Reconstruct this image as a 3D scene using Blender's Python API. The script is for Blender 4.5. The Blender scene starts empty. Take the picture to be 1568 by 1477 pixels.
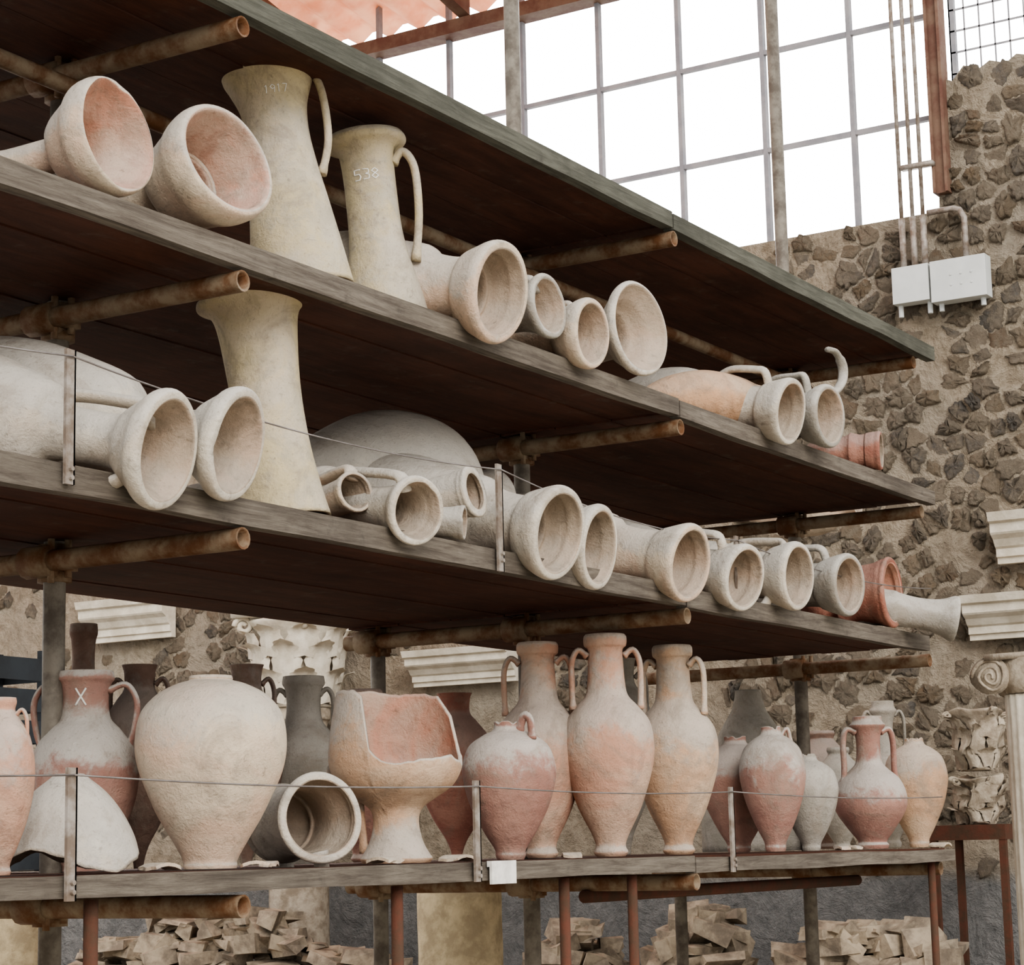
import bpy, math, random, bmesh
from mathutils import Vector, Matrix, noise
F=3312.7; CU,CV=784.0,738.7
dX=Vector((2606,-654,-4200)).normalized()
dZ=Vector((-545,24800,-4200)); dZ=(dZ-dX*dZ.dot(dX)).normalized()
dY=dZ.cross(dX)
CH=1.5
def ray(u,v):
    c=Vector(((u-CU)/F,-(v-CV)/F,-1)); return Vector((dX.dot(c),dY.dot(c),dZ.dot(c)))
def PY(u,v,Y):
    r=ray(u,v); r=r*(Y/r.y); return Vector((r.x,r.y,r.z+CH))
def PX(u,v,X):
    r=ray(u,v); r=r*(X/r.x); return Vector((r.x,r.y,r.z+CH))
def XU(u,Y,Z):
    t=(u-CU)/F; z=Z-CH
    return -((dY.x+t*dY.z)*Y+(dZ.x+t*dZ.z)*z)/(dX.x+t*dX.z)
def dep(P):
    return -(dX.z*P[0]+dY.z*P[1]+dZ.z*(P[2]-CH))
SH={'T':4.15,'U':3.34,'M':2.55,'B':1.458}
# ---------------------------------------------------------------- camera
cam=bpy.data.cameras.new('camera'); co=bpy.data.objects.new('camera',cam)
bpy.context.collection.objects.link(co)
M=Matrix(((dX.x,dX.y,dX.z,0),(dY.x,dY.y,dY.z,0),(dZ.x,dZ.y,dZ.z,CH),(0,0,0,1)))
co.matrix_world=M; cam.sensor_width=36; cam.lens=4200/1988*36; cam.clip_start=.05; cam.clip_end=200
bpy.context.scene.camera=co
try: bpy.context.scene.view_settings.look='AgX - Medium High Contrast'
except Exception: pass
# ---------------------------------------------------------------- materials
def nmat(name,rough=.85):
    m=bpy.data.materials.new(name); m.use_nodes=True; nt=m.node_tree
    b=nt.nodes['Principled BSDF']; b.inputs['Roughness'].default_value=rough
    try: b.inputs['Specular IOR Level'].default_value=.2
    except: pass
    return m,nt,b
def N(nt,t,**k):
    n=nt.nodes.new(t)
    for a,b in k.items(): setattr(n,a,b)
    return n
def noi(nt,vec,scale,detail=5,rough=.55,dist=0):
    n=N(nt,'ShaderNodeTexNoise'); n.inputs['Scale'].default_value=scale; n.inputs['Detail'].default_value=detail
    n.inputs['Roughness'].default_value=rough; n.inputs['Distortion'].default_value=dist
    if vec is not None: nt.links.new(vec,n.inputs['Vector'])
    return n.outputs['Fac']
def rng(nt,v,a,b,c=0,d=1):
    n=N(nt,'ShaderNodeMapRange'); n.interpolation_type='SMOOTHSTEP'
    for i,x in zip((1,2,3,4),(a,b,c,d)): n.inputs[i].default_value=x
    nt.links.new(v,n.inputs[0]); return n.outputs[0]
def mth(nt,op,a,b):
    n=N(nt,'ShaderNodeMath',operation=op)
    for i,x in enumerate((a,b)):
        if isinstance(x,(int,float)): n.inputs[i].default_value=x
        else: nt.links.new(x,n.inputs[i])
    return n.outputs[0]
def mix(nt,f,a,b,mode='MIX'):
    n=N(nt,'ShaderNodeMix',data_type='RGBA',blend_type=mode)
    for idx,x in ((0,f),(6,a),(7,b)):
        if isinstance(x,(int,float)): n.inputs[idx].default_value=x
        elif isinstance(x,tuple): n.inputs[idx].default_value=(*x,1) if len(x)==3 else x
        else: nt.links.new(x,n.inputs[idx])
    return n.outputs[2]
def bump(nt,b,h,s=.3,d=.01):
    n=N(nt,'ShaderNodeBump'); n.inputs['Strength'].default_value=s; n.inputs['Distance'].default_value=d
    nt.links.new(h,n.inputs['Height']); nt.links.new(n.outputs[0],b.inputs['Normal'])
def objvec(nt):
    tc=N(nt,'ShaderNodeTexCoord'); oi=N(nt,'ShaderNodeObjectInfo')
    s=N(nt,'ShaderNodeVectorMath',operation='ADD'); m=mth(nt,'MULTIPLY',oi.outputs['Random'],37.0)
    nt.links.new(tc.outputs['Object'],s.inputs[0]); nt.links.new(m,s.inputs[1]); return s.outputs[0]
PM={}
DUST=(.465,.44,.40)
def pot(base,sec,dust=.8,key=None):
    k=(base,sec,dust)
    if k in PM: return PM[k]
    m,nt,b=nmat('clay_%d'%len(PM),.95); v=objvec(nt)
    n1=noi(nt,v,3.2,4,.6,.8); n2=noi(nt,v,20,9,.72,.4); n3=noi(nt,v,110,4,.6); n4=noi(nt,v,6,6,.7,1.5); n5=noi(nt,v,2.2,7,.75,2)
    c=mix(nt,rng(nt,n1,.38,.62),base,sec)
    c=mix(nt,rng(nt,n4,.48,.66,0,.55),c,tuple(x*.60 for x in base))
    c=mix(nt,rng(nt,n2,.52,.74,0,.5),c,tuple(x*.5 for x in base))
    g=N(nt,'ShaderNodeNewGeometry'); sp=N(nt,'ShaderNodeSeparateXYZ'); nt.links.new(g.outputs['Normal'],sp.inputs[0])
    z=mth(nt,'ADD',sp.outputs[2],mth(nt,'MULTIPLY',mth(nt,'SUBTRACT',n1,.5),1.1))
    z=mth(nt,'ADD',z,mth(nt,'MULTIPLY',mth(nt,'SUBTRACT',n4,.5),.9))
    z=mth(nt,'ADD',z,mth(nt,'MULTIPLY',mth(nt,'SUBTRACT',n2,.5),.8))
    c=mix(nt,rng(nt,z,-.12,.30,.26*dust,dust),c,DUST)
    c=mix(nt,rng(nt,n5,.48,.66,0,.5),c,(.26,.215,.17))
    c=mix(nt,rng(nt,n3,.55,.8,0,.5),c,(.16,.13,.10))
    c=mix(nt,rng(nt,n2,.60,.70,0,.35),c,(.15,.115,.085))
    nt.links.new(c,b.inputs['Base Color'])
    tc=N(nt,'ShaderNodeTexCoord'); sz=N(nt,'ShaderNodeSeparateXYZ'); nt.links.new(tc.outputs['Object'],sz.inputs[0])
    w=mth(nt,'MULTIPLY',mth(nt,'SINE',mth(nt,'MULTIPLY',mth(nt,'ADD',sz.outputs[2],mth(nt,'MULTIPLY',n1,.09)),150),0),.03)
    h=mth(nt,'ADD',mth(nt,'ADD',n2,mth(nt,'MULTIPLY',n3,.35)),w)
    bump(nt,b,h,.7,.015)
    PM[k]=m; return m
CREAM=((.62,.51,.38),(.60,.42,.30)); YEL=((.54,.45,.27),(.55,.46,.33)); PINK=((.49,.245,.155),(.52,.34,.235))
ORG=((.53,.31,.175),(.55,.38,.25)); RED=((.26,.085,.055),(.35,.16,.11)); BRN=((.12,.06,.04),(.19,.11,.08)); GRY=((.26,.24,.20),(.33,.30,.26))
WHT=((.59,.535,.45),(.53,.45,.36))
INP=pot((.52,.25,.17),(.48,.34,.26),.35); INC=pot((.36,.29,.22),(.42,.31,.23),.3); INW=pot((.42,.34,.23),(.38,.31,.24),.3)  # interior clay tones, with the shade of deep necks darkened into the colour
def simple(name,col,col2,scale=8,rough=.8,bs=.3,metal=0,bscale=30):
    m,nt,b=nmat(name,rough); tc=N(nt,'ShaderNodeTexCoord').outputs['Object']
    a=noi(nt,tc,scale,6,.65); nt.links.new(mix(nt,rng(nt,a,.35,.65),col,col2),b.inputs['Base Color'])
    b.inputs['Metallic'].default_value=metal; bump(nt,b,noi(nt,tc,bscale,6,.7),bs,.01); return m
def wood(name,c1,c2,sc=(1,14,14),rough=.9,bs=.4,stain=(.05,.045,.04)):
    m,nt,b=nmat(name,rough); tc=N(nt,'ShaderNodeTexCoord').outputs['Object']
    mp=N(nt,'ShaderNodeMapping'); mp.inputs['Scale'].default_value=sc; nt.links.new(tc,mp.inputs[0])
    a=noi(nt,mp.outputs[0],3,8,.75,.4); c=noi(nt,tc,1.7,6,.6); d=noi(nt,tc,9,6,.7)
    k=mix(nt,rng(nt,a,.3,.7),c1,c2); k=mix(nt,rng(nt,c,.42,.7,0,.55),k,tuple(x*.55 for x in c1)); k=mix(nt,rng(nt,d,.55,.75,0,.6),k,stain)
    nt.links.new(k,b.inputs['Base Color']); bump(nt,b,a,bs,.01); return m
W_EDGE=wood('weathered_edge_board',(.085,.07,.058),(.20,.175,.145),bs=.8); W_EDGE2=wood('mossy_edge_board',(.07,.07,.056),(.135,.133,.11),bs=.8)
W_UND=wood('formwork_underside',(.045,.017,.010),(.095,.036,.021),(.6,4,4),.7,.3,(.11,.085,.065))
PIPE=simple('rusty_painted_tube',(.12,.055,.025),(.23,.18,.125),9,.65,.5,.15)
POST=simple('grey_post_tube',(.10,.085,.07),(.20,.18,.15),10,.6,.3,.2)
RUST=simple('rust',(.11,.045,.03),(.075,.045,.03),12,.85,.4)
STEEL=simple('galvanised_strap',(.34,.31,.28),(.18,.14,.11),14,.6,.3,.3)
WIN=simple('window_steel',(.20,.20,.22),(.28,.27,.28),5,.6,.1)
BRW=simple('brown_steel',(.12,.06,.045),(.17,.11,.08),6,.75,.3)
BOX=simple('grey_plastic',(.55,.57,.56),(.48,.50,.49),3,.5,.05)
MARB=simple('marble',(.64,.59,.50),(.48,.43,.35),6,.7,.5)
MARBD=simple('old_marble',(.46,.40,.32),(.25,.205,.155),9,.9,.9)
TUFF=simple('yellow_tuff',(.56,.46,.30),(.36,.29,.19),9,.95,.9)
RUB=simple('rubble_stone',(.44,.37,.28),(.20,.165,.13),7,.95,.8)
WIREM=simple('wire',(.25,.23,.22),(.15,.13,.12),5,.5,.1,.5)
CRATE=simple('grey_crate_plastic',(.13,.15,.17),(.10,.11,.12),5,.6,.1)
PAINTW=simple('white_paint',(.75,.74,.70),(.68,.67,.62),30,.8,.1); PAPER=simple('paper',(.72,.70,.66),(.55,.53,.50),20,.8,.1)
# ---------------------------------------------------------------- mesh helpers
def obj(name,V,Fc,mats,mi=None,parent=None,smooth=True,loc=None,rotm=None):
    me=bpy.data.meshes.new(name); me.from_pydata([tuple(v) for v in V],[],Fc)
    for m in (mats if isinstance(mats,(list,tuple)) else [mats]): me.materials.append(m)
    if mi: me.polygons.foreach_set('material_index',mi)
    if smooth: me.polygons.foreach_set('use_smooth',[True]*len(me.polygons))
    me.update(); o=bpy.data.objects.new(name,me); bpy.context.collection.objects.link(o)
    if loc is not None:
        mt=Matrix.Translation(loc)
        if rotm is not None: mt=mt@rotm.to_4x4()
        o.matrix_world=mt
    if parent: o.parent=parent
    return o
class MB:
    def __init__(s): s.V=[]; s.F=[]; s.M=[]
    def add(s,V,F,m=0):
        n=len(s.V); s.V+= [Vector(v) for v in V]; s.F+=[tuple(i+n for i in f) for f in F]; s.M+=[m]*len(F)
    def box(s,a,b,m=0,jit=0,rot=None,rr=None):
        a=Vector(a); b=Vector(b); V=[]
        for i in range(8):
            V.append(Vector((b.x if i&1 else a.x,b.y if i&2 else a.y,b.z if i&4 else a.z)))
        if jit: V=[v+Vector([rr.uniform(-jit,jit) for _ in range(3)]) for v in V]
        if rot is not None:
            c=(a+b)/2; V=[c+rot@(v-c) for v in V]
        s.add(V,[(0,2,3,1),(4,5,7,6),(0,1,5,4),(2,6,7,3),(0,4,6,2),(1,3,7,5)],m)
    def tube(s,pts,r,n=10,m=0,cap=True,flat=1.0,inner=False):
        pts=[Vector(p) for p in pts]; rs=r if isinstance(r,(list,tuple)) else [r]*len(pts)
        V=[];Fc=[]; prev=None
        for i,p in enumerate(pts):
            t=(pts[min(i+1,len(pts)-1)]-pts[max(i-1,0)]).normalized()
            if prev is None:
                a=Vector((0,0,1)) if abs(t.z)<.9 else Vector((1,0,0)); x=t.cross(a).normalized()
            else: x=(prev-t*prev.dot(t)).normalized()
            prev=x; y=t.cross(x)
            for k in range(n):
                q=2*math.pi*k/n; V.append(p+x*math.cos(q)*rs[i]+y*math.sin(q)*rs[i]*flat)
        for i in range(len(pts)-1):
            for k in range(n):
                a=i*n+k; b=i*n+(k+1)%n; Fc.append((a,b,b+n,a+n))
        if cap: Fc.append(tuple(range(n))[::-1]); Fc.append(tuple(range((len(pts)-1)*n,len(pts)*n)))
        s.add(V,Fc,m)
    def hollow(s,a,b,r,n=14,m=0,m2=0):
        a=Vector(a);b=Vector(b); s.tube([a,b],r,n,m,cap=False)
        t=(b-a).normalized(); x=t.cross(Vector((0,0,1)) if abs(t.z)<.9 else Vector((1,0,0))).normalized(); y=t.cross(x)
        for e,sg in ((a,1),(b,-1)):
            V=[]
            for rr,off in ((r,0),(r*.8,0),(r*.8,r*4*sg)):
                for k in range(n):
                    q=2*math.pi*k/n; V.append(e+t*off+x*math.cos(q)*rr+y*math.sin(q)*rr)
            Fc=[]
            for i in range(2):
                for k in range(n): Fc.append((i*n+k,i*n+(k+1)%n,(i+1)*n+(k+1)%n,(i+1)*n+k))
            Fc.append(tuple(range(2*n,3*n))); s.add(V,Fc,m)
    def out(s,name,mats,parent=None,smooth=False,**k):
        return obj(name,s.V,s.F,mats,s.M,parent,smooth,**k)
def empty(name):
    e=bpy.data.objects.new(name,None); bpy.context.collection.objects.link(e); return e
def cat(P,n):
    out=[]; L=len(P)
    for i in range(L-1):
        p0=P[max(i-1,0)];p1=P[i];p2=P[i+1];p3=P[min(i+2,L-1)]
        for j in range(n):
            t=j/n
            out.append(tuple(.5*((2*b)+(c-a)*t+(2*a-5*b+4*c-d)*t*t+(-a+3*b-3*c+d)*t**3) for a,b,c,d in zip(p0,p1,p2,p3)))
    out.append(tuple(P[-1])); return out
def lathe(mb,prof,nt_=48,cut=None,openb=False,seed=0,n=5):
    """prof: [(z,ro,ri)] bottom->top. cut: knots of max fraction of the profile by angle"""
    S=cat(prof,n); NS=len(S); rr=random.Random(seed); ph=rr.uniform(0,6); V=[];Fo=[];Fi=[]
    H=prof[-1][0]
    def samp(f):
        x=f*(NS-1); i=min(int(x),NS-2); t=x-i; return [S[i][k]*(1-t)+S[i+1][k]*t for k in range(3)]
    def wob(q,z):
        return 1+.014*math.sin(2*q+ph)+.008*math.sin(3*q+ph*2+z/H*2)+.014*noise.noise(Vector((math.cos(q)*1.5+seed,math.sin(q)*1.5,z/H*5)))
    for k in range(nt_):
        q=2*math.pi*k/nt_; sm=1.0
        if cut:
            x=k/nt_*len(cut); i=int(x); t=x-i; t=t*t*(3-2*t); sm=cut[i%len(cut)]*(1-t)+cut[(i+1)%len(cut)]*t
            if sm<.985: sm+=rr.uniform(-.006,.006)
        for j in range(NS):
            z,ro,ri=samp(j/(NS-1)*sm); ro=max(ro,.0005)*wob(q,z); V.append((ro*math.cos(q),ro*math.sin(q),z))
        for j in range(NS):
            z,ro,ri=samp(j/(NS-1)*sm); ri=max(min(ri,ro-.0002),.0003)*wob(q,z); zz=z+(.012 if (not openb and j==0) else 0)
            V.append((ri*math.cos(q),ri*math.sin(q),zz))
    st=2*NS
    for k in range(nt_):
        a=k*st; b=((k+1)%nt_)*st
        for j in range(NS-1):
            Fo.append((a+j,b+j,b+j+1,a+j+1)); Fi.append((a+NS+j,a+NS+j+1,b+NS+j+1,b+NS+j))
        Fo.append((a+NS-1,b+NS-1,b+2*NS-1,a+2*NS-1))
        if openb: Fo.append((a,a+NS,b+NS,b))
    if not openb:
        Fo.append(tuple(k*st for k in range(nt_))[::-1]); Fi.append(tuple(k*st+NS for k in range(nt_)))
    base=len(mb.V); mb.V+=[Vector(v) for v in V]
    mb.F+=[tuple(i+base for i in f) for f in Fo+Fi]; mb.M+=[0]*len(Fo)+[1]*len(Fi)
    def rad(q,z):
        for a,b in zip(S,S[1:]):
            if a[0]<=z<=b[0]: return (a[1]+(b[1]-a[1])*(z-a[0])/(b[0]-a[0]+1e-9))*wob(q,z)
        return S[-1][1]
    return rad
def handle(mb,ang,pts,r,flat=.65,n=9):
    c,s=math.cos(ang),math.sin(ang); P=[(a*c,a*s,z) for a,z in pts]; P=cat(P,5)
    L=len(P); rs=[r*(1.25 if i<2 or i>L-3 else 1) for i in range(L)]
    mb.tube(P,rs,n,0,True,flat)
def jag(seed,amp,n=17,lo=0,base=1.0,full=.35):
    r=random.Random(seed); o=[]
    for i in range(n): o.append(1.0 if r.random()<full else base-amp*r.random()-lo)
    return o
GL={'5':[[(1,1),(0,1),(0,.55),(.8,.55),(1,.3),(.8,0),(0,0)]],'3':[[(0,1),(.9,.95),(.9,.6),(.4,.52),(1,.4),(.9,.05),(0,0)]],
 '8':[[(.5,.52),(0,.75),(.5,1),(1,.75),(.5,.52),(0,.25),(.5,0),(1,.25),(.5,.52)]],'1':[[(.5,0),(.5,1),(.2,.8)]],'9':[[(1,.6),(.5,.45),(0,.75),(.5,1),(1,.75),(.9,0)]],'7':[[(0,1),(1,1),(.4,0)]],'X':[[(0,0),(1,1)],[(1,0),(0,1)]]}
def paint(mb,rad,text,ang,z,h,idx=2):
    w=h*.62; x0=-(len(text)*w*1.35)/2
    for i,ch in enumerate(text):
        for st in GL[ch]:
            P=[]
            for (a,b),(c,d) in zip(st,st[1:]):
                for t in range(5): P.append((a+(c-a)*t/5,b+(d-b)*t/5))
            P.append(st[-1]); Q=[]
            for px,pz in P:
                zz=z+(pz-.5)*h; r0=rad(ang,zz); q=ang+(x0+i*w*1.35+px*w)/r0; r=rad(q,zz)+.0008; Q.append((r*math.cos(q),r*math.sin(q),zz))
            mb.tube(Q,h*.06,6,idx)
RIGHT=math.radians(-58.5); FWD=Vector((.8524,.5228,0))
PROF={
 'jar':[(0,.34,.0),(.015,.35,.2),(.05,.36,.3),(.15,.50,.43),(.3,.72,.66),(.5,.93,.89),(.66,1,.96),(.8,.93,.88),(.9,.72,.66),(.955,.47,.40),(.975,.30,.24),(.985,.29,.22),(1,.28,.22)],
 'tall':[(0,.30,.0),(.02,.37,.1),(.05,.32,.2),(.1,.40,.32),(.22,.68,.6),(.38,.93,.88),(.5,1,.95),(.6,.92,.87),(.67,.68,.62),(.72,.47,.40),(.78,.41,.34),(.88,.38,.31),(.93,.38,.29),(.95,.46,.32),(.985,.47,.35),(1,.43,.35)],
 'plain':[(0,.30,.0),(.02,.33,.1),(.06,.30,.2),(.15,.50,.42),(.32,.82,.75),(.5,1,.95),(.66,.98,.92),(.8,.80,.73),(.88,.52,.46),(.93,.38,.3),(.97,.42,.3),(1,.40,.32)],
 'wide':[(0,.28,.0),(.03,.32,.1),(.08,.34,.25),(.2,.56,.49),(.38,.83,.77),(.55,.98,.93),(.68,1,.95),(.82,.86,.8),(.90,.55,.49),(.93,.36,.3),(.96,.30,.24),(1,.30,.24)],
 'spindle':[(0,.12,.0),(.05,.16,.05),(.12,.28,.2),(.25,.62,.55),(.42,.92,.86),(.58,1,.95),(.72,.90,.84),(.82,.60,.55),(.88,.40,.34),(.96,.40,.32),(1,.46,.36)],
 'egg':[(0,.10,.0),(.03,.28,.1),(.1,.52,.4),(.25,.82,.75),(.45,1,.95),(.62,.98,.92),(.8,.82,.76),(.92,.62,.55),(1,.56,.48)],
 'short':[(0,.4,.0),(.03,.42,.2),(.1,.55,.45),(.28,.85,.8),(.45,1,.95),(.6,.92,.87),(.70,.68,.6),(.76,.48,.42),(.85,.43,.36),(.93,.47,.38),(.96,.54,.42),(1,.52,.43)],
 'jug':[(0,.42,.0),(.03,.45,.2),(.06,.40,.2),(.14,.62,.5),(.28,.95,.9),(.4,1,.95),(.52,.84,.78),(.6,.52,.46),(.66,.36,.3),(.8,.33,.27),(.88,.38,.3),(.93,.50,.4),(.96,.42,.34),(1,.40,.33)],
 'ped':[(0,.50,.0),(.025,.54,.1),(.05,.50,.2),(.12,.40,.2),(.22,.34,.2),(.30,.38,.22),(.36,.58,.4),(.43,.84,.74),(.53,.98,.9),(.63,1,.95),(.76,.97,.92),(.9,.90,.85),(1,.86,.81)],
 'neckW':[(0,1,.93),(.15,.92,.85),(.35,.80,.73),(.55,.68,.61),(.7,.62,.55),(.82,.66,.58),(.91,.80,.7),(.96,.90,.8),(1,.93,.85)],
 'neckF':[(0,1,.92),(.15,.90,.82),(.35,.70,.62),(.5,.62,.54),(.7,.60,.52),(.85,.62,.52),(.92,.68,.56),(.95,.92,.62),(.975,.96,.74),(1,.90,.80)],
 'neckM':[(0,.86,.78),(.12,.77,.69),(.3,.67,.59),(.5,.62,.54),(.7,.65,.56),(.86,.72,.62),(.92,.82,.66),(.945,1.0,.72),(.975,1.0,.86),(1,.94,.88)],
 'dome':[(0,.98,.92),(.3,.97,.9),(.55,.82,.75),(.75,.55,.48),(.88,.32,.25),(1,.24,.18)],
 'bowl':[(0,.20,.0),(.06,.30,.1),(.18,.50,.40),(.38,.72,.66),(.6,.88,.83),(.8,.96,.92),(1,1,.96)],
}
H2=[(.40,.90),(.60,.93),(.74,.88),(.76,.78),(.74,.66)]
def stand(name,u,Y,vtop,R,prof,mats,sh='B',inner=None,hn=(),hpts=H2,hr=.10,cut=None,openb=False,lean=0,seed=0,dust=.8,flip=False,marks=()):
    z0=SH[sh]+.002; X=XU(u,Y,z0); d=dep((X,Y,z0)); H=PY(u,vtop,Y).z-z0; Rm=R*d/F
    mb=MB(); P=[(z*H,a*Rm,b*Rm) for z,a,b in PROF[prof]]
    rad=lathe(mb,P,64,cut,openb,seed)
    for a in hn: handle(mb,RIGHT+math.radians(a),[(r*Rm,z*H) for r,z in hpts],hr*Rm)
    for text,da,zf,hh in marks: paint(mb,rad,text,RIGHT-math.pi/2+math.radians(da),zf*H,hh*H)
    if flip:
        mb.V=[Vector((v.x,-v.y,H-v.z)) for v in mb.V]
    rm=Matrix.Rotation(math.radians(lean),3,FWD)
    if lean: z0+=abs(math.sin(math.radians(lean)))*Rm*.6
    return obj(name,mb.V,mb.F,[pot(*mats,dust),inner or INC,PAINTW],mb.M,None,True,Vector((X,Y,z0)),rm)
def lying(name,um,vm,h,rn,rb,sh,mats,ym=3.88,a=0,L=1.0,Ln=.32,lip=.05,inner=None,hn=(),cut=None,seed=0,dust=.8,thick=.82,bz=None,hout=1.7,openb=False,endr=.25):
    Mo=PY(um,vm,ym); d=dep(Mo); k=d/F; rm_=h/2*k; rn*=k; rb*=k
    ar=math.radians(a); zB=SH[sh]+(rb if bz is None else bz)+.004
    tt=(Ln+.35*(L-Ln))/L; zB=max(zB,Mo.z+(SH[sh]+rb+.012-Mo.z)/tt)
    Bp=Vector((Mo.x+L*math.sin(ar),Mo.y+L*math.cos(ar),zB))
    ax=(Mo-Bp); L=ax.length; ax.normalize()
    Lb=L-Ln
    mouth=[(L-Ln,rn*1.12,rn*.9),(L-Ln*.72,rn,rn*.84),(L-Ln*.45,rn*1.03,rn*.86),(L-lip*2.6,rn+(rm_-rn)*.35,rn+(rm_-rn)*.06),(L-lip*1.5,rn+(rm_-rn)*.72,rn+(rm_-rn)*.30),(L-lip,rm_*.96,rn+(rm_*thick-rn)*.62),(L-lip*.45,rm_,rn+(rm_*thick-rn)*.86),(L-lip*.08,rm_*.97,rm_*thick*.99),(L,rm_*.92,rm_*(thick+.03))]
    body=[(0,rb*endr,rb*.1 if not openb else rb*endr*.8),(Lb*.12,rb*(endr+.25),rb*(endr+.1)),(Lb*.35,rb*.88,rb*.78),(Lb*.6,rb,rb*.9),(Lb*.82,rb*.85,rb*.75),(Lb*.95,rb*.5+rn*.5,rb*.35+rn*.45)]
    mb=MB(); lathe(mb,body+mouth,56,cut,openb,seed,4)
    for an in hn:
        handle(mb,math.radians(an),[(rn*.9,L-lip*2.2),(rn*hout*.95,L-lip*2.6),(rn*hout,L-Ln*.6),(rn*hout*.95,L-Ln),(rn*1.2,L-Ln*1.25)],.026)
    q=Vector((0,0,1)).rotation_difference(ax).to_matrix()
    return obj(name,mb.V,mb.F,[pot(*mats,dust),inner or INC],mb.M,None,True,Bp,q)
# ================================================================ VESSELS
stand('amphora',0,4.22,1068,50,'plain',PINK,hn=(0,180),seed=1,dust=.7)
stand('amphora',128,4.75,1028,84,'short',RED,hn=(0,180),hpts=[(.42,.90),(.75,.93),(.95,.84),(.90,.70),(.80,.62)],hr=.09,seed=2,dust=.95,marks=(('X',4,.865,.085),))
stand('broken_amphora_base',105,4.28,1185,110,'bowl',WHT,cut=[1,.9,.84,.9,1,.95,.86,.80,.86,.97,1,.9,.82,.9,.96],seed=3,flip=True)
stand('storage_jar',322,4.3,1035,118,'jar',CREAM,seed=4,dust=.65)
stand('broken_krater',607,4.28,1052,103,'ped',ORG,inner=INP,seed=6,hn=(165,),hpts=[(.98,.55),(1.05,.42),(.62,.40),(.55,.25),(.50,.06)],hr=.08,cut=[.97,.98,.97,.98,1,.99,.98,.97,.96,.97,.97,.97,.94,.72,.68,.69,.70,.71,.72,.70,.68,.74,.90,.96],dust=.8)
stand('amphora',782,4.22,1105,72,'wide',RED,hn=(-40,),hpts=[(.30,.93),(.45,1.03),(.62,1.0),(.66,.86)],seed=7,cut=jag(7,.05),dust=.85)
stand('amphora',830,4.62,985,70,'tall',PINK,hn=(-5,175),seed=8,dust=.7)
stand('amphora',936,4.35,973,71,'tall',PINK,hn=(5,185),seed=9,dust=.7)
stand('amphora',1040,4.35,990,66,'tall',ORG,hn=(-25,155),seed=10,dust=.7)
stand('amphora',1132,4.62,1128,56,'wide',RED,seed=11,cut=jag(11,.05))
stand('amphora',1188,4.33,1113,50,'wide',RED,seed=12,dust=.9,cut=jag(12,.08),hn=(0,),hpts=[(.3,.92),(.5,.98),(.6,.86)])
stand('amphora',1243,4.28,1155,45,'wide',GRY,seed=13,cut=jag(13,.07),dust=.5)
stand('jug',1337,4.3,1098,56,'jug',RED,hn=(10,190),hpts=[(.36,.88),(.62,.90),(.72,.8),(.72,.6),(.76,.5)],hr=.12,seed=14,dust=.85)
stand('amphora',1408,4.45,1130,48,'wide',ORG,seed=15,dust=.7,cut=jag(15,.1,full=0))
stand('amphora',212,5.2,1018,60,'spindle',BRN,hn=(0,180),seed=16,dust=.4)
stand('amphora',124,5.35,955,40,'short',BRN,seed=27,dust=.3)
stand('amphora',378,5.2,1018,58,'spindle',BRN,hn=(20,200),seed=17,dust=.4)
stand('amphora',466,5.1,1036,62,'short',GRY,hn=(0,180),seed=18,dust=.4)
stand('amphora',560,5.2,1056,60,'tall',RED,hn=(0,180),seed=19,dust=.6)
stand('amphora',700,5.2,1062,60,'spindle',RED,seed=20,dust=.4)
stand('amphora',960,5.25,1010,50,'spindle',GRY,hn=(0,180),seed=21,dust=.5)
stand('storage_jar',1155,5.15,1058,82,'dome',GRY,seed=22,dust=.15,openb=True)
stand('amphora',1265,5.2,1120,50,'plain',BRN,seed=23,dust=.4)
stand('jug',1362,4.9,1075,42,'jug',GRY,hn=(0,180),seed=24,dust=.3)
stand('amphora',1290,4.9,1145,42,'plain',GRY,seed=25,dust=.4)
lying('broken_amphora_neck',492,1252,140,56,62,'B',WHT,ym=4.18,a=30,L=.42,Ln=.30,lip=.03,seed=26,cut=jag(26,.06),hn=(-110,))
# middle shelf
lying('amphora',258,690,188,42,105,'M',WHT,ym=3.87,a=-12,L=1.05,Ln=.36,lip=.045,seed=30,hn=(80,-100))
lying('amphora',366,682,182,42,112,'M',WHT,ym=3.9,a=-14,L=1.25,Ln=.34,lip=.045,seed=31,cut=[1]*10+[.95,.90,.92]+[1]*6,bz=.42)
stand('amphora_neck',432,4.25,452,90,'neckM',YEL,'M',inner=INW,openb=True,seed=32,dust=.45,lean=-7)
lying('broken_amphora_neck',640,782,108,32,60,'M',WHT,ym=3.92,a=15,L=.6,Ln=.40,lip=.03,seed=33,cut=jag(33,.09,full=.3),hn=(90,))
lying('broken_amphora_neck',728,752,80,34,50,'M',WHT,ym=4.02,a=-5,L=.6,Ln=.4,lip=.02,seed=35,cut=jag(35,.10,full=.1),thick=.7)
lying('broken_amphora_neck',545,752,66,26,40,'M',CREAM,ym=4.12,a=18,L=.4,Ln=.28,lip=.02,seed=44,cut=jag(44,.08,full=.2),hn=(60,))
lying('broken_amphora_neck',712,800,54,22,30,'M',GRY,ym=3.97,a=-25,L=.38,Ln=.26,lip=.02,seed=45,cut=jag(45,.10,full=.1))
lying('amphora',858,816,150,50,88,'M',WHT,ym=3.88,a=0,L=1.2,Ln=.3,seed=36)
lying('amphora',920,838,132,46,62,'M',WHT,ym=3.94,a=-5,L=1.2,Ln=.3,seed=37,bz=.25)
lying('amphora',1058,863,122,42,76,'M',CREAM,ym=3.88,a=4,L=1.2,Ln=.36,seed=38)
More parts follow.
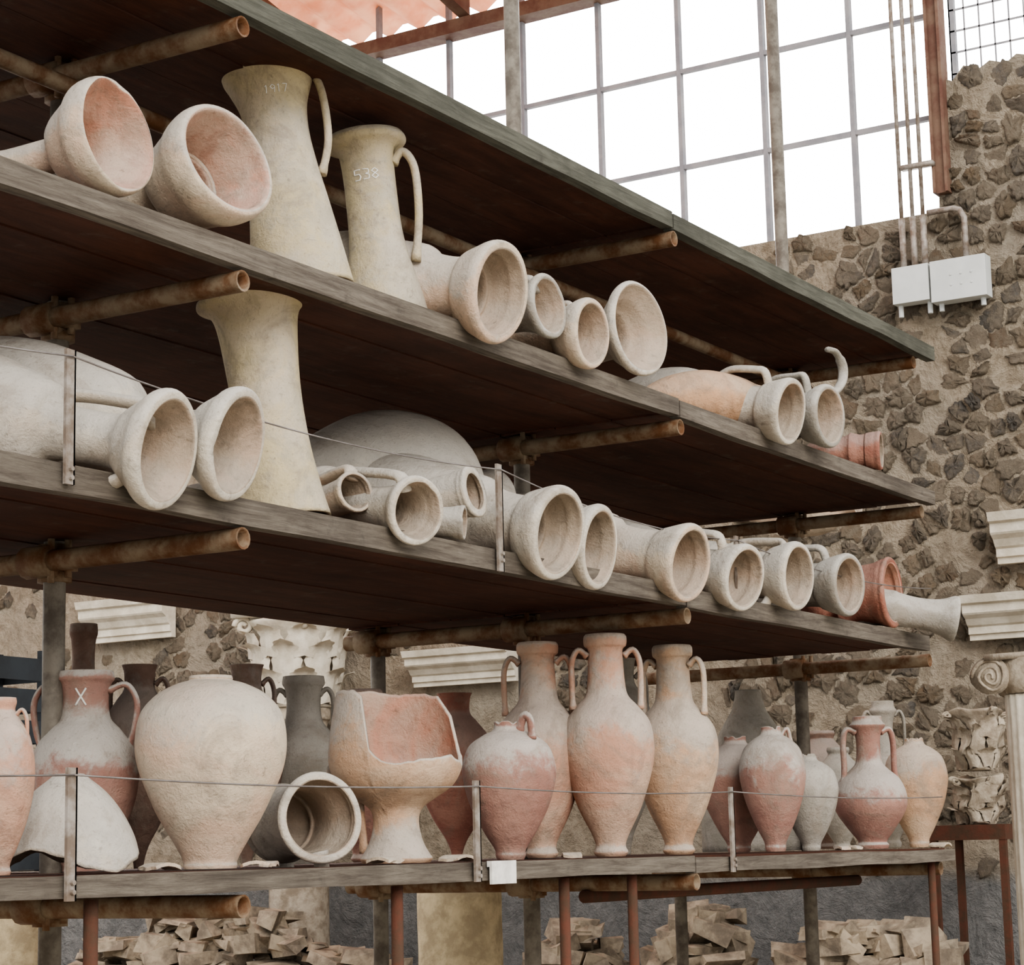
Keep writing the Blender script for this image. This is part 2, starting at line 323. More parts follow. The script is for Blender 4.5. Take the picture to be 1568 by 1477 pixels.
lying('amphora',1142,885,106,37,66,'M',WHT,ym=3.88,a=8,L=1.2,Ln=.33,seed=39,hn=(100,))
lying('amphora',1224,882,108,36,62,'M',WHT,ym=3.88,a=2,L=1.2,Ln=.33,seed=40,hn=(60,-120))
lying('amphora',1302,895,98,34,56,'M',GRY,ym=3.88,a=6,L=1.1,Ln=.33,seed=41,hn=(100,))
lying('red_clay_jar',1368,907,108,44,50,'M',RED,ym=3.98,a=-4,L=.5,Ln=.25,lip=.03,inner=INP,seed=42,dust=.2,cut=jag(42,.07,full=.2))
lying('amphora',1464,948,72,24,34,'M',GRY,ym=3.75,a=-30,L=.7,Ln=.3,lip=.03,seed=43)
# upper shelf
lying('broken_amphora',182,206,186,28,55,'U',CREAM,ym=4.02,a=-4,L=1.0,Ln=.42,lip=.075,inner=INP,thick=.92,seed=50,cut=[1,1,.96,.92,.96,1,1,.98,1,1,.93,.96,1])
lying('funnel_mouth',350,243,196,50,62,'U',CREAM,ym=3.98,a=6,L=.55,Ln=.36,lip=.09,inner=INP,thick=.86,seed=51,endr=.7,bz=.10)
stand('amphora_neck',464,4.25,112,80,'neckW',YEL,'U',inner=INW,hn=(0,),hpts=[(.62,.90),(.85,.95),(.98,.85),(.95,.65),(.72,.50)],hr=.12,openb=True,seed=52,cut=jag(52,.07,full=.2),dust=.5,lean=-8.5,marks=(('1917',12,.86,.032),))
stand('amphora_neck',592,4.25,214,66,'neckF',YEL,'U',inner=INW,hn=(0,),hpts=[(.60,.84),(.85,.90),(1.08,.80),(1.05,.55),(.85,.30)],hr=.15,openb=True,seed=53,dust=.6,lean=-6,marks=(('538',-2,.76,.055),))
lying('amphora',768,447,160,52,88,'U',CREAM,ym=3.88,a=0,L=1.1,Ln=.3,seed=54)
lying('broken_amphora_neck',842,468,104,30,45,'U',GRY,ym=3.95,a=0,L=.9,Ln=.3,lip=.03,seed=55,cut=jag(55,.10,full=.1),hn=(90,))
lying('amphora',908,510,110,32,52,'U',CREAM,ym=3.92,a=0,L=.9,Ln=.3,seed=56,hn=(70,))
lying('amphora',982,502,150,38,55,'U',WHT,ym=3.92,a=6,L=1.0,Ln=.3,thick=.9,seed=57,cut=[1]*12+[.95,.90,.94]+[1]*3,lip=.04)
lying('amphora',1212,630,106,36,56,'U',WHT,ym=3.88,a=0,L=.9,Ln=.3,seed=59,hn=(110,))
lying('amphora',1272,636,100,30,46,'U',GRY,ym=3.88,a=4,L=.9,Ln=.3,seed=60,hn=(90,),hout=2.2)
lying('broken_bowl',1350,690,60,26,28,'U',RED,ym=3.98,a=-15,L=.4,Ln=.15,lip=.03,seed=61,dust=.4)
mb=MB(); mb.tube(cat([tuple(PY(u,v,4.0)) for u,v in ((1268,535),(1280,540),(1290,560),(1290,582),(1280,598),(1268,604))],5),[.02]*8+[.026]*18,9,0,True,.7)
mb.out('amphora_handle',[pot(*GRY,.8)],None,True)
# bodies lying
def body(name,u,Y,L,sh,mats,ang,vtop=None,r=None,seed=0,dust=.8,lift=0,prof='spindle'):
    X=XU(u,Y,SH[sh]+.2)
    if vtop is not None: r=(PY(u,vtop,Y).z-SH[sh])/2
    mb=MB(); lathe(mb,[((z-.5)*L+.5*L,a*r,b*r) for z,a,b in PROF[prof]],44,None,False,seed)
    d=Vector((math.cos(math.radians(ang)),math.sin(math.radians(ang)),.02)).normalized()
    q=Vector((0,0,1)).rotation_difference(d).to_matrix()
    obj(name,mb.V,mb.F,[pot(*mats,dust),INC],mb.M,None,True,Vector((X,Y,SH[sh]+r+.006+lift))-d*L*.5,q)
body('amphora',580,4.78,1.25,'M',WHT,-12,vtop=630,seed=70)
body('amphora',60,5.05,1.1,'U',CREAM,-90,r=.16,seed=71)
body('orange_jar',1075,4.25,.62,'U',ORG,-38,vtop=570,seed=72,dust=.3,prof='egg')
rr=random.Random(5)
for sh,us in (('U',(250,380,520,650,760,870,1230)),('M',(300,))):
    for u in us: body('amphora',u,5.3,.72,sh,GRY if u%3 else CREAM,-90+rr.uniform(-6,6),r=rr.uniform(.15,.19),seed=u)
for u,r_ in ((770,.23),(860,.25),(945,.22),(1020,.24),(1095,.22)): body('amphora',u,5.38,.62,'M',WHT if u%2 else CREAM,-90+rr.uniform(-5,5),r=r_,seed=u)
# sherds on the bottom shelf
mb=MB(); r=random.Random(9)
for u,Y in ((392,4.13),(412,4.2),(590,4.12),(1290,4.1),(1306,4.16),(245,4.1),(700,4.12),(875,4.14),(1440,4.2)):
    X=XU(u,Y,1.46); s=r.uniform(.035,.06); a0=r.uniform(0,6); V=[]; K=5
    for top_ in (0,1):
        for i in range(K):
            for j in range(K):
                x=(i/(K-1)-.5)*2*s*(1-.25*abs(j-2)/2*r.random()); y=(j/(K-1)-.5)*1.5*s
                V.append((X+x*math.cos(a0)-y*math.sin(a0),Y+x*math.sin(a0)+y*math.cos(a0),1.461+.25*s*(1-(x/s)**2)+top_*.01))
    Fc=[]
    for i in range(K-1):
        for j in range(K-1): a=i*K+j; Fc+=[(a,a+1,a+K+1,a+K),(a+K*K,a+K*K+K,a+K*K+K+1,a+K*K+1)]
    for i in range(K-1):
        for a,b in (((i)*K,(i+1)*K),((i+1)*K+K-1,i*K+K-1),(i+1,i),((K-1)*K+i,(K-1)*K+i+1)): Fc.append((a,b,b+K*K,a+K*K))
    mb.add(V,Fc)
mb.out('pottery_sherds',[pot(*CREAM,.6)])
# grey slatted crate at the back left of the bottom shelf
mb=MB(); x0=XU(-40,5.3,1.6); x1=XU(66,5.3,1.6); zt0=PY(20,992,5.3).z; y0,y1=5.3,5.52
for x in (x0,x1-.02):
    for y in (y0,y1-.02): mb.box((x,y,1.46),(x+.02,y+.02,zt0))
n=7
for i in range(n):
    z=1.465+(zt0-1.465)*i/n
    mb.box((x0,y0-.006,z),(x1,y0-.001,z+(zt0-1.465)/n*.72)); mb.box((x0,y1+.001,z),(x1,y1+.006,z+(zt0-1.465)/n*.72)); mb.box((x1+.001,y0,z),(x1+.006,y1,z+(zt0-1.465)/n*.72)); mb.box((x0-.006,y0,z),(x0-.001,y1,z+(zt0-1.465)/n*.72))
mb.box((x0,y0,1.461),(x1,y1,1.464)); mb.out('slatted_crate',[CRATE])
# ================================================================ RACK
rack=empty('storage_rack')
XP=(5.03,7.94,10.84); YFp=4.82; YBp=5.6
THS={'T':.075,'U':.078,'M':.078,'B':.062}; XE={'T':11.03,'U':10.92,'M':10.72,'B':10.92}
for nm,z in SH.items():
    TH=THS[nm]
    for x0,x1,dz in ((2.2,7.93,0),(7.94,XE[nm],-.006)):
        mb=MB(); e=W_EDGE2 if nm=='T' else W_EDGE
        K=40
        V=[]
        for i in range(K+1):
            x=x0+(x1-x0)*i/K; j1=noise.noise(Vector((x*1.3,z,0)))*.006; j2=noise.noise(Vector((x*1.7,z,5)))*.008
            V+=[(x,4.0+j1*.5,z-TH+dz+j2),(x,4.0+j1*.5,z+dz+min(0,j1)),(x,4.05,z+dz+min(0,j1)),(x,4.05,z-TH+dz+j2)]
        Fc=[(0,1,2,3),(K*4+3,K*4+2,K*4+1,K*4)]
        for i in range(K):
            for a in range(4): Fc.append((i*4+a,i*4+(a+1)%4,(i+1)*4+(a+1)%4,(i+1)*4+a)[::-1])
        mb.add(V,Fc)
        w=(5.72-4.055)/6
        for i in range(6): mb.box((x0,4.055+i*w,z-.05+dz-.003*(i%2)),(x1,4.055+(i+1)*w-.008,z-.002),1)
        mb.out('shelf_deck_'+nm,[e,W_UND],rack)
mb=MB(); 
def coupler(mb,x,y,z):
    mb.tube([(x,y,z-.06),(x,y,z+.06)],.056,12)
    mb.tube([(x-.07,y-.055,z),(x-.07,y+.055,z)],.052,12)
    mb.box((x-.05,y-.09,z-.03),(x+.01,y-.04,z+.03)); mb.tube([(x-.02,y-.075,z-.05),(x-.02,y-.075,z+.07)],.012,6)
    mb.tube([(x-.07,y-.05,z-.07),(x-.07,y-.05,z+.07)],.012,6)
pm=MB(); tm=MB()
for i,x in enumerate(XP):
    pm.tube([(x+.07,YFp,0),(x+.07,YFp,4.2 if i==0 else 7.5)],.036,14)
    pm.tube([(x+.07,YBp,0),(x+.07,YBp,4.07)],.034,12)
    for nm,z in SH.items():
        zz=z-THS[nm]-.043
        tm.hollow((x,4.0 if i<2 else 4.05,zz),(x,5.72,zz),.034)
        coupler(mb,x+.07,YFp,zz-.0); coupler(mb,x+.07,YBp,zz)
tm.hollow((2.3,4.65,SH['T']-.20),(10.8,4.65,SH['T']-.20),.03)
pm.out('rack_posts',[POST],rack,True); tm.out('ledger_tubes',[PIPE],rack,True); mb.out('tube_couplers',[PIPE],rack,True)
mb=MB()
for u in (143,612,868,972,1430):
    x=XU(u,4.06,1.3); mb.tube([(x,4.07,0),(x,4.07,1.39)],.02,10)
mb.tube([(7.9,4.5,1.30),(10.8,4.5,1.30)],.028,10)
mb.out('rusty_props',[RUST],rack,True)
mb=MB(); wm=MB(); tops={}
for sh,u,v0,v1 in (('M',103,535,742),('M',765,712,875),('M',1130,822,935),('B',105,1175,1380),('B',730,1195,1350),('B',1122,1205,1335)):
    a=PY(u,v0,3.985); b=PY(u,v1,3.985); mb.box((b.x-.018,3.975,b.z),(b.x+.018,3.985,a.z)); mb.box((b.x+.012,3.975,b.z),(b.x+.018,3.996,a.z))
    for zz in (SH[sh]-.02,SH[sh]-.045): mb.tube([(b.x,3.965,zz),(b.x,3.976,zz)],.007,8)
    tops.setdefault(sh,[]).append(Vector((b.x,3.97,a.z-.02)))
mb.out('steel_straps',[STEEL],rack)
for sh,T in tops.items():
    T=[T[0]-Vector((2,0,.0))]+T+[Vector((10.7,3.97,T[-1].z))]
    for a,b in zip(T,T[1:]):
        wm.tube([a.lerp(b,t/16)-Vector((0,0,.10*4*(t/16)*(1-t/16)*(.5 if sh=='M' else .15))) for t in range(17)],.0028,5)
wm.out('guard_wires',[WIREM],rack,True)
mb=MB(); a=PY(755,1318,3.97); b=PY(793,1352,3.97); mb.box((a.x,3.975,b.z),(b.x,3.985,a.z+.0)); mb.box((a.x,3.985,a.z-.02),(a.x+.02,3.995,a.z)); mb.out('paper_label',[PAPER])
# ================================================================ WALL / WINDOW
XW=13.5
def masonry():
    m,nt,b=nmat('rubble_masonry_mortar',.95); tc=N(nt,'ShaderNodeTexCoord').outputs['Object']
    n1=noi(nt,tc,1.2,6,.6); n2=noi(nt,tc,11,8,.7); n3=noi(nt,tc,4,6,.7,.6)
    c=mix(nt,rng(nt,n2,.3,.7),(.25,.205,.15),(.44,.375,.29)); c=mix(nt,rng(nt,n1,.4,.65,0,.5),c,(.34,.305,.255)); c=mix(nt,rng(nt,n3,.5,.7,0,.5),c,(.48,.42,.335))
    sp=N(nt,'ShaderNodeSeparateXYZ'); nt.links.new(tc,sp.inputs[0])
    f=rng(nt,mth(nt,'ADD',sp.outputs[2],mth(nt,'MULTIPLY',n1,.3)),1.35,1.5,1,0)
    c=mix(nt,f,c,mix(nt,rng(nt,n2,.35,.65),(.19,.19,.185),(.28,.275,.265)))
    nt.links.new(c,b.inputs['Base Color']); bump(nt,b,mth(nt,'ADD',n2,mth(nt,'MULTIPLY',n3,2)),1,.07); return m
MORT=masonry()
def stonemat():
    m,nt,b=nmat('wall_stones',.95); tc=N(nt,'ShaderNodeTexCoord').outputs['Object']; at=N(nt,'ShaderNodeVertexColor'); at.layer_name='Col'
    n2=noi(nt,tc,18,9,.8); n1=noi(nt,tc,5,7,.75)
    c=mix(nt,rng(nt,n2,.32,.68,0,.75),at.outputs[0],(.19,.15,.11)); c=mix(nt,rng(nt,n1,.40,.56,0,.8),c,mix(nt,rng(nt,n2,.3,.7),(.27,.22,.165),(.45,.385,.30)))
    nt.links.new(c,b.inputs['Base Color']); bump(nt,b,mth(nt,'ADD',n2,n1),1,.12); return m
STN=stonemat()
zs=PX(1165,372,XW).z; ye=PX(1437,300,XW).y
top=[(1437,118),(1458,124),(1475,100),(1500,104),(1515,92),(1540,96),(1556,82),(1580,84),(1640,60)]
pts=[PX(u,v,XW) for u,v in top]; pts=[Vector((XW,max(min(p.y,ye),0),p.z)) for p in pts]
pl=[(18,0),(18,zs),(ye,zs)]+[(p.y,p.z) for p in pts]+[(1.5,pts[-1].z),(1.5,0)]
n=len(pl); mb=MB(); mb.add([(XW,y,z) for y,z in pl]+[(XW+.5,y,z) for y,z in pl],[tuple(range(n)),tuple(range(n,2*n))[::-1]]+[(i,i+n,(i+1)%n+n,(i+1)%n) for i in range(n)])
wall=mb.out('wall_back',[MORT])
V=[];Fc=[];C=[]; rr=random.Random(3)
pal=[(.38,.285,.19),(.35,.28,.20),(.44,.35,.25),(.32,.28,.23),(.21,.20,.185),(.40,.345,.28),(.36,.26,.18),(.43,.355,.27),(.30,.27,.235),(.45,.38,.30),(.27,.255,.235)]
def topz(y):
    if y>ye: return zs
    for (y0,z0),(y1,z1) in zip(pl[2:-1],pl[3:]):
        if y1<=y<=y0: return z0+(z1-z0)*(y0-y)/(y0-y1+1e-6)
    return 0
CW,CHh=.165,.12
ny_=int(12.5/CW); nz_=int(6.3/CHh); P2={}
for i in range(-2,ny_+3):
    for j in range(-2,nz_+3): P2[i,j]=(2.2+(i+.5+(j%2)*.5+rr.uniform(-.55,.55))*CW,1.32+(j+.5+rr.uniform(-.52,.52))*CHh)
for i in range(ny_):
    for j in range(nz_):
        cy,cz=P2[i,j]
        if cz>topz(cy)-.05: continue
        if cz<1.5 and rr.random()<.7: continue
        if rr.random()<.12: continue
        pn=noise.noise(Vector((cy*.6,cz*.9,3)))
        if cy>6.5 and pn>-.10 and rr.random()<.88: continue
        if cy<=6.5 and pn>.28 and rr.random()<.8: continue
        poly=[(cy-.3,cz-.3),(cy+.3,cz-.3),(cy+.3,cz+.3),(cy-.3,cz+.3)]
        for di in range(-2,3):
            for dj in range(-2,3):
                if di==0 and dj==0: continue
                oy,oz=P2[i+di,j+dj]; mx,mz=(cy+oy)/2,(cz+oz)/2; ny,nz=oy-cy,oz-cz; new=[]
                for a,b in zip(poly,poly[1:]+poly[:1]):
                    da=(a[0]-mx)*ny+(a[1]-mz)*nz; db=(b[0]-mx)*ny+(b[1]-mz)*nz
                    if da<=0: new.append(a)
                    if da*db<0:
                        t=da/(da-db); new.append((a[0]+(b[0]-a[0])*t,a[1]+(b[1]-a[1])*t))
                poly=new
                if not poly: break
            if not poly: break
        if len(poly)<3: continue
        gy=sum(p[0] for p in poly)/len(poly); gz=sum(p[1] for p in poly)/len(poly)
        sh_=rr.uniform(.68,1.0); dpt=rr.uniform(.004,.04); ring=[]
        for a,b in zip(poly,poly[1:]+poly[:1]):
            ln=math.hypot(b[0]-a[0],b[1]-a[1]); ks=max(1,int(ln/.022))
            for t in range(ks):
                f=t/ks; w=sh_*rr.uniform(.76,1.06); ring.append(((a[0]+(b[0]-a[0])*f-gy)*w,(a[1]+(b[1]-a[1])*f-gz)*w))
        K=len(ring)
        nb=len(V); c=rr.choice(pal); s=rr.uniform(.85,1.1); c=[x*s for x in c]; tl=(rr.uniform(-.2,.2),rr.uniform(-.3,.25))
        for f,xo in ((1.10,-.01),(1,.5),(.84,.92),(.45,1.0)):
            for ry,rz in ring:
                yy=ry*f*rr.uniform(.94,1.06); zz=rz*f*rr.uniform(.94,1.06)
                V.append(Vector((XW-(xo*dpt*(1+rr.uniform(-.45,.45)) if xo>0 else -.01)+yy*tl[0]*(xo>0)+zz*tl[1]*(xo>0),gy+yy,gz+zz)))
        V.append(Vector((XW-dpt*rr.uniform(.7,1.4),gy,gz)))
        for l in range(3):
            for k in range(K): Fc.append((nb+l*K+k,nb+l*K+(k+1)%K,nb+(l+1)*K+(k+1)%K,nb+(l+1)*K+k))
        for k in range(K): Fc.append((nb+3*K+k,nb+3*K+(k+1)%K,nb+4*K))
        C+=[(*c,1)]*(4*K+1)
so=obj('wall_stones',V,Fc,STN,None,wall,True)
ca=so.data.color_attributes.new('Col','FLOAT_COLOR','POINT'); ca.data.foreach_set('color',[x for c in C for x in c])
# window
p1=PX(1034,150,XW); p2=PX(1163,150,XW); dy=p1.y-p2.y; q1=PX(1037,105,XW).z; q2=PX(1037,253,XW).z; dz=q1-q2
zt=PX(720,42,XW).z
mb=MB()
ys=[p2.y+dy*i for i in range(-1,14)]
for y in ys: mb.box((XW+.06,y-.016,zs-.05),(XW+.11,y+.016,zt+3))
for i in range(-1,9):
    z=q2+dz*i
    if z>zs: mb.box((XW+.065,ye,z-.016),(XW+.105,ys[-1],z+.016))
mb.out('window_1',[WIN])
mb=MB(); a=PX(1427,150,XW).y; b=PX(1450,150,XW).y; zj=PX(1437,300,XW).z; mb.box((XW-.06,b,zj),(XW+.04,a,9)); mb.box((XW-.085,b,zj),(XW-.061,b+.02,9)); mb.box((XW-.085,a-.02,zj),(XW-.061,a,9))
mb.out('window_jamb_post',[BRW])
mb=MB(); yf=PX(1456,100,17).y
for i in range(26): mb.box((17,yf-i*.13-.012,5),(17.012,yf-i*.13,11))
for i in range(26): mb.box((17,yf-3.4,6+i*.19),(17.012,yf,6.016+i*.19))
for i in range(3): mb.box((17.0,yf-i*1.5-.05,0),(17.05,yf-i*1.5,11))
mb.out('mesh_fence',[WIN])
TILE,nt,b=nmat('terracotta_roof_sheet',.8); tc=N(nt,'ShaderNodeTexCoord').outputs['Object']
c=mix(nt,rng(nt,noi(nt,tc,3,5),.35,.65),(.60,.21,.11),(.74,.36,.22)); nt.links.new(c,b.inputs['Base Color'])
tr=N(nt,'ShaderNodeBsdfTranslucent'); nt.links.new(c,tr.inputs[0]); ms=N(nt,'ShaderNodeMixShader'); ms.inputs[0].default_value=.5
nt.links.new(b.outputs[0],ms.inputs[1]); nt.links.new(tr.outputs[0],ms.inputs[2]); nt.links.new(ms.outputs[0],nt.nodes['Material Output'].inputs[0])
V=[];Fc=[]; ny=260
for i in range(ny+1):
    y=6+i*.05; zz=zt+.32+.04*math.sin(y*2*math.pi/.3)
    for x,dz_ in ((8.5,1.0),(10.5,.6),(12.5,.2),(13.9,0)): V.append((x,y,zz+dz_))
for i in range(ny):
    for k in range(3): a=i*4+k; Fc.append((a,a+1,a+5,a+4))
roof=obj('roof',V,Fc,TILE)
mb=MB(); mb.box((XW-.05,5.6,zt-.03),(XW+.12,18,zt+.08))
for y in (8.5,10.0,11.5,13.0,14.5,16): mb.add([(8.6,y,zt+1.05),(8.6,y+.1,zt+1.05),(XW,y+.1,zt+.1),(XW,y,zt+.1),(8.6,y,zt+1.2),(8.6,y+.1,zt+1.2),(XW,y+.1,zt+.25),(XW,y,zt+.25)],[(0,1,2,3),(4,7,6,5),(0,4,5,1),(1,5,6,2),(2,6,7,3),(3,7,4,0)])
for x,zz in ((12.4,.36),(11.2,.6),(10.0,.84)): mb.box((x,6,zt+zz-.04),(x+.06,18,zt+zz+.02))
mb.out('roof_beams',[BRW])
jb=empty('electrical_junction_box')
mb=MB(); a=PX(1370,440,XW-.12); b=PX(1428,440,XW-.12); c=PX(1515,440,XW-.12); z0=PX(1440,465,XW-.12).z; z1=PX(1440,402,XW-.12).z
mb.box((XW-.17,b.y+.008,z0+.03),(XW-.065,a.y,z1-.0)); mb.box((XW-.18,c.y,z0+.0),(XW-.065,b.y-.008,z1+.0))
for yy in (a.y-.03,b.y+.03,b.y-.05,c.y+.05): mb.tube([(XW-.1,yy,z0-.05),(XW-.1,yy,z0+.03)],.018,8)
for yy in (b.y-.15,b.y-.22,b.y-.29):
    for zz in (.1,.17): mb.tube([(XW-.185,yy,z0+zz),(XW-.18,yy,z0+zz)],.008,8)
o=mb.out('boxes',[BOX],jb); bv=o.modifiers.new('b','BEVEL'); bv.width=.006; bv.segments=2
mb=MB()
for u in (1384,1401,1417):
    y=PX(u,400,XW-.1).y; mb.tube([(XW-.1,y,z1-.01),(XW-.1,y,z1+.35)],.022,10); mb.tube([(XW-.1,y,z1+.3),(XW-.1,y,9)],.014,10)
e0=PX(1420,326,XW-.1); e1=PX(1476,326,XW-.1); R_=.07
mb.tube([(XW-.1,e0.y,e0.z),(XW-.1,e1.y+R_,e0.z),(XW-.1,e1.y+.03,e0.z-.015),(XW-.1,e1.y,e0.z-.07),(XW-.1,e1.y,z1)],.02,10)
bz=PX(1400,255,XW-.1).z; mb.box((XW-.13,PX(1430,255,XW-.1).y,bz-.015),(XW-.07,PX(1380,255,XW-.1).y,bz+.015))
mb.out('conduits',[STEEL],jb,True)
def cornice(u0,v0,u1,v1,name='marble_cornice',m=MARB):
    um=(u0+u1)/2; z1=PX(um,v0,XW-.15).z; z0=PX(um,v1,XW-.15).z; ya=PX(u0,v0,XW-.15).y; yb=PX(u1,v0,XW-.15).y; h=z1-z0
    pr=[(0,0),(.05,0),(.05,.12),(.07,.14),(.07,.30),(.09,.34),(.12,.48),(.16,.56),(.17,.60),(.17,.78),(.20,.82),(.22,1),(0,1)]
    P=[(XW-.06-x,z0+z*h) for x,z in pr]; n=len(P)
    mb=MB(); mb.add([(x,ya,z) for x,z in P]+[(x,yb,z) for x,z in P],[tuple(range(n)),tuple(range(n,2*n))[::-1]]+[(i,i+n,(i+1)%n+n,(i+1)%n) for i in range(n)])
    mb.out(name,[m])
cornice(130,918,258,980); cornice(628,993,785,1047); cornice(1478,908,1640,975); cornice(1520,782,1640,858)
def capital(u,v0,v1,X,w,name='corinthian_capital',mat=MARBD,wear=.0,abac=True):
    c0=PX(u,v1,X); c1=PX(u,v0,X); H=c1.z-c0.z; R=w/2*dep(c0)/F; mb=MB()
    prof=[(0,.62,.0),(.03,.66,.0),(.06,.60,.0),(.4,.62,.0),(.7,.74,.0),(.86,.92,.0),(.88,.80,.0)]
    lathe(mb,[(z*H,a*R,.001) for z,a,b in prof],32)
    for row,(zb,ht,n,off) in enumerate(((.05,.40,8,0),(.25,.48,8,.5),(.5,.36,8,0))):
        for k in range(n):
            th=2*math.pi*(k+off)/n; V=[];Fc=[]
            for i in range(9):
                t=i/8; rad=R*(.66+.10*row*.6+.10*t+.26*max(0,t-.6)**1.3*2.5); zz=H*(zb+ht*(t-.35*max(0,t-.75)**1*2))
                wd=.36*math.sin(math.pi*min(1,(.22+t*.68)))**.7*(1+.18*math.sin(t*26))
                for j in range(7):
                    s=(j-3)/3; rq=rad+R*.06*(1-abs(s))+R*.045*(j%2); V.append((rq*math.cos(th+s*wd),rq*math.sin(th+s*wd),zz-H*.03*abs(s)))
            for i in range(8):
                for j in range(6): a=i*7+j; Fc.append((a,a+1,a+8,a+7))
            mb.add(V,Fc)
    for k in range(4):
        th=math.pi/4+k*math.pi/2; P=[]
        for i in range(22):
            t=i/21; a=t*9; r=.16*R*(1-t*.8); P.append(Vector(((R*1.0+r*math.cos(a))*math.cos(th),(R*1.0+r*math.cos(a))*math.sin(th),H*.82+r*math.sin(a))))
        mb.tube(P,R*.05,6)
    s=R*.86
    if abac: mb.box((-s,-s,H*.9),(s,s,H))
    if wear:
        for v in mb.V:
            nn=noise.noise_vector(v*(4/R)*.35)*wear*R; v.x+=nn.x; v.y+=nn.y; v.z=max(0,v.z+nn.z*.6)
    mb.out(name,[mat],None,True,loc=c0)
    return c0,R,H
LZ=.62
def pillar(c0,R,z0=0,name='stone_pedestal',mat=MARBD):
    mb=MB(); h=c0.z-z0-.003
    lathe(mb,[(0,R*1.1,.001),(h*.05,R*1.1,.001),(h*.08,R*.9,.001),(h*.5,R*.86,.001),(h*.9,R*.84,.001),(h*.96,R*.95,.001),(h,R*.95,.001)],32)
    mb.out(name,[mat],None,True,loc=Vector((c0.x,c0.y,z0)))
c0,R,H=capital(456,932,1085,13.0,168,mat=MARB,wear=.05); pillar(c0,R*.62,LZ+.002)
capital(1500,1075,1180,12.9,84,wear=.3,abac=False)
c1,R1,H1=capital(1500,1183,1262,12.9,80,'carved_marble_support',wear=.4,abac=False)
mb=MB(); w=R1*1.5; zt_=c1.z-.003
mb.box((c1.x-w,c1.y-w,zt_-.09),(c1.x+w,c1.y+w,zt_))
for sx in (-1,1):
    for sy in (-1,1): mb.box((c1.x+sx*w*.9-.02,c1.y+sy*w*.9-.02,LZ+.002),(c1.x+sx*w*.9+.02,c1.y+sy*w*.9+.02,zt_-.09))
mb.out('display_stand',[RUST])
def column(u,w,ztop,mat,name,flutes=0,X=10.0,zb=0):
    p=PX(u,1400,X); R=w/2*dep(p)/F; mb=MB(); V=[];Fc=[]; n=96; K=12; zs_=[zb+(ztop-zb)*i/K for i in range(K+1)]
    for z in zs_:
        for k in range(n):
            q=2*math.pi*k/n; r=R*(1-(.05*abs(math.sin(q*flutes/2)) if flutes else 0))*(1+(0 if flutes else .03)*noise.noise(Vector((math.cos(q)*3,math.sin(q)*3,z*5)))); V.append((r*math.cos(q),r*math.sin(q),z))
    for i in range(K):
        for k in range(n): Fc.append((i*n+k,i*n+(k+1)%n,(i+1)*n+(k+1)%n,(i+1)*n+k))
    Fc.append(tuple(range(K*n,(K+1)*n))); mb.add(V,Fc); mb.out(name,[mat],None,True,loc=Vector((p.x,p.y,0))); return p,R
column(704,130,1.35,TUFF,'tuff_column',0,9.6)
column(25,80,1.35,TUFF,'tuff_column',0,9.6)
p,R=column(1604,90,PX(1604,1062,11.6).z,MARB,'fluted_column',20,11.6)
z0=PX(1604,1062,11.6).z+.003; mb=MB(); 
mb.box((-R*1.2,-R*1.3,.19),(R*1.2,R*1.3,.225))
for sy in (-1,1):
    mb.tube([(-R*1.1,sy*R*1.15,.10),(-R*.4,sy*R*1.15,.10),(0,sy*R*1.15,.10),(R*.4,sy*R*1.15,.10),(R*1.1,sy*R*1.15,.10)],[.11,.085,.075,.085,.11],20)
    P=[]
    for i in range(40):
        a=i*.42; r=.10*(1-i/44); P.append((-R*1.12,sy*(R*1.15)+r*math.cos(a)*sy,.10+r*math.sin(a)))
    mb.tube(P,.009,6)
mb.tube([(0,0,0),(0,0,.06),(0,0,.19)],[R*1.0,R*1.1,R*1.2],32)
for v in mb.V:
    nn=noise.noise_vector(v*9)*.018; v.x+=nn.x; v.y+=nn.y; v.z=max(0,v.z+nn.z)
mb.out('ionic_capital',[MARBD],None,True,loc=Vector((p.x,p.y,z0)))
mb=MB(); mb.box((11.95,2.5,0),(XW-.06,16,LZ)); mb.out('masonry_ledge',[MORT])
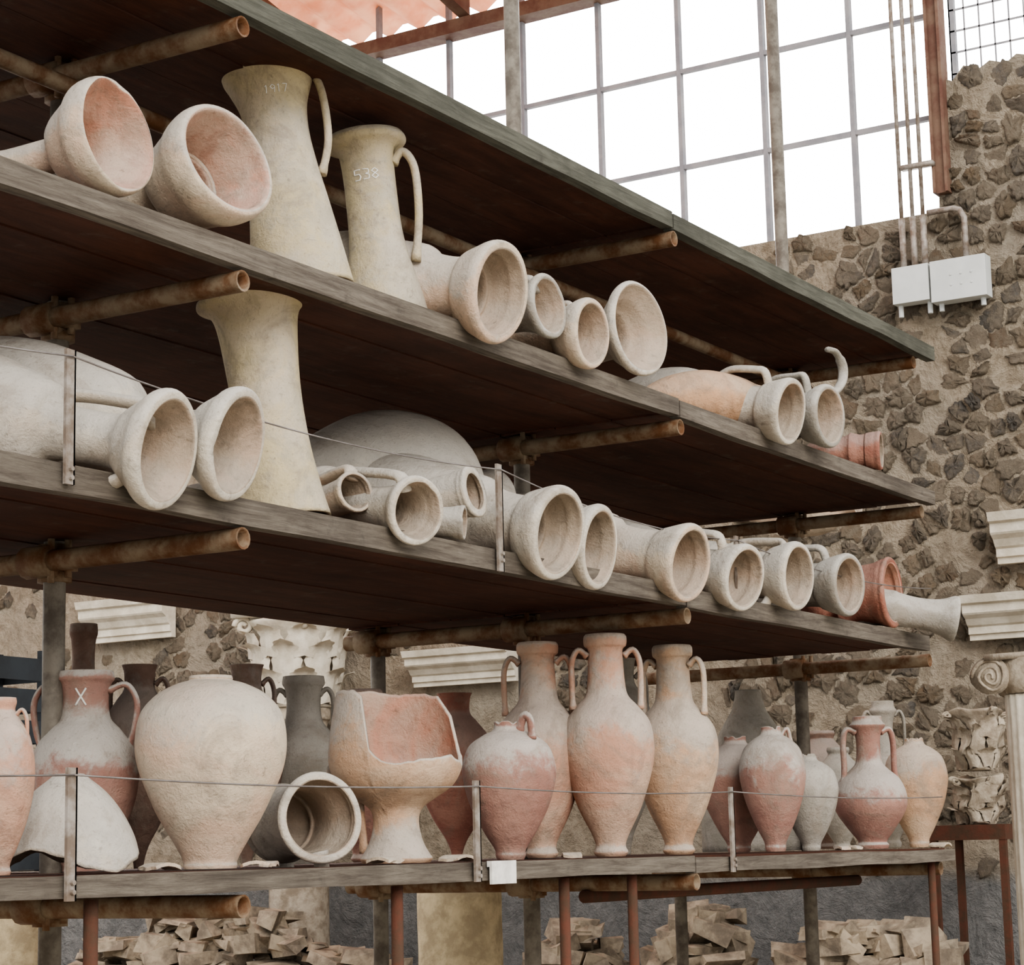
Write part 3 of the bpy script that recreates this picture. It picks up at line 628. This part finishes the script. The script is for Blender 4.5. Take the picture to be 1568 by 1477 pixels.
def pile(u0,u1,seed,nn,name,layers=4):
    r=random.Random(seed); mb=MB(); ya=PX(u0,1440,12.4).y; yb=PX(u1,1440,12.4).y; cy=(ya+yb)/2; wy=abs(ya-yb)/2
    for l in range(layers):
        f=1-.16*l
        for i in range(int(nn*f)):
            x=12.31+r.uniform(-.26,.26)*f; y=cy+r.uniform(-1,1)*wy*f; a=r.uniform(.06,.15); b_=r.uniform(.05,.12); c=r.uniform(.016,.06)
            z=LZ+.065+l*.09+c*.5
            rot=Matrix.Rotation(r.uniform(0,6),3,'Z')@Matrix.Rotation(r.uniform(-.6,.6) if l else r.uniform(-.1,.1),3,'X')
            mb.box((x-a,y-b_,z-c),(x+a,y+b_,z+c),0,.024,rot,r)
    zm=min(v.z for v in mb.V)
    for v in mb.V: v.z+=LZ+.002-zm
    mb.out(name,[RUB])
pile(110,610,1,40,'rubble_pile',5); pile(1000,1190,2,17,'rubble_pile',5); pile(1200,1500,3,26,'rubble_pile',4); pile(820,960,4,12,'rubble_pile',4)
FL=simple('dusty_ground',(.36,.32,.26),(.28,.25,.20),2,.95,.4)
mb=MB(); mb.box((-15,-15,-.1),(20,18,0)); mb.out('floor',[FL])
# ================================================================ LIGHT
w=bpy.data.worlds.new('sky'); bpy.context.scene.world=w; w.use_nodes=True; nt=w.node_tree
tc=N(nt,'ShaderNodeTexCoord'); nz=N(nt,'ShaderNodeVectorMath',operation='NORMALIZE'); nt.links.new(tc.outputs['Generated'],nz.inputs[0])
dp=N(nt,'ShaderNodeVectorMath',operation='DOT_PRODUCT'); nt.links.new(nz.outputs[0],dp.inputs[0]); dp.inputs[1].default_value=Vector((.8,.5,.33)).normalized()
st=rng(nt,dp.outputs['Value'],.55,.95,1.6,10.0)
bg=nt.nodes['Background']; bg.inputs[0].default_value=(1,.995,.98,1); nt.links.new(st,bg.inputs[1])
sl=bpy.data.lights.new('sun','SUN'); sl.energy=3.0; sl.angle=math.radians(30); sl.color=(1,.955,.90)
so_=bpy.data.objects.new('sun',sl); bpy.context.collection.objects.link(so_)
so_.rotation_euler=Vector((.57,.62,-.40)).to_track_quat('-Z','Y').to_euler()
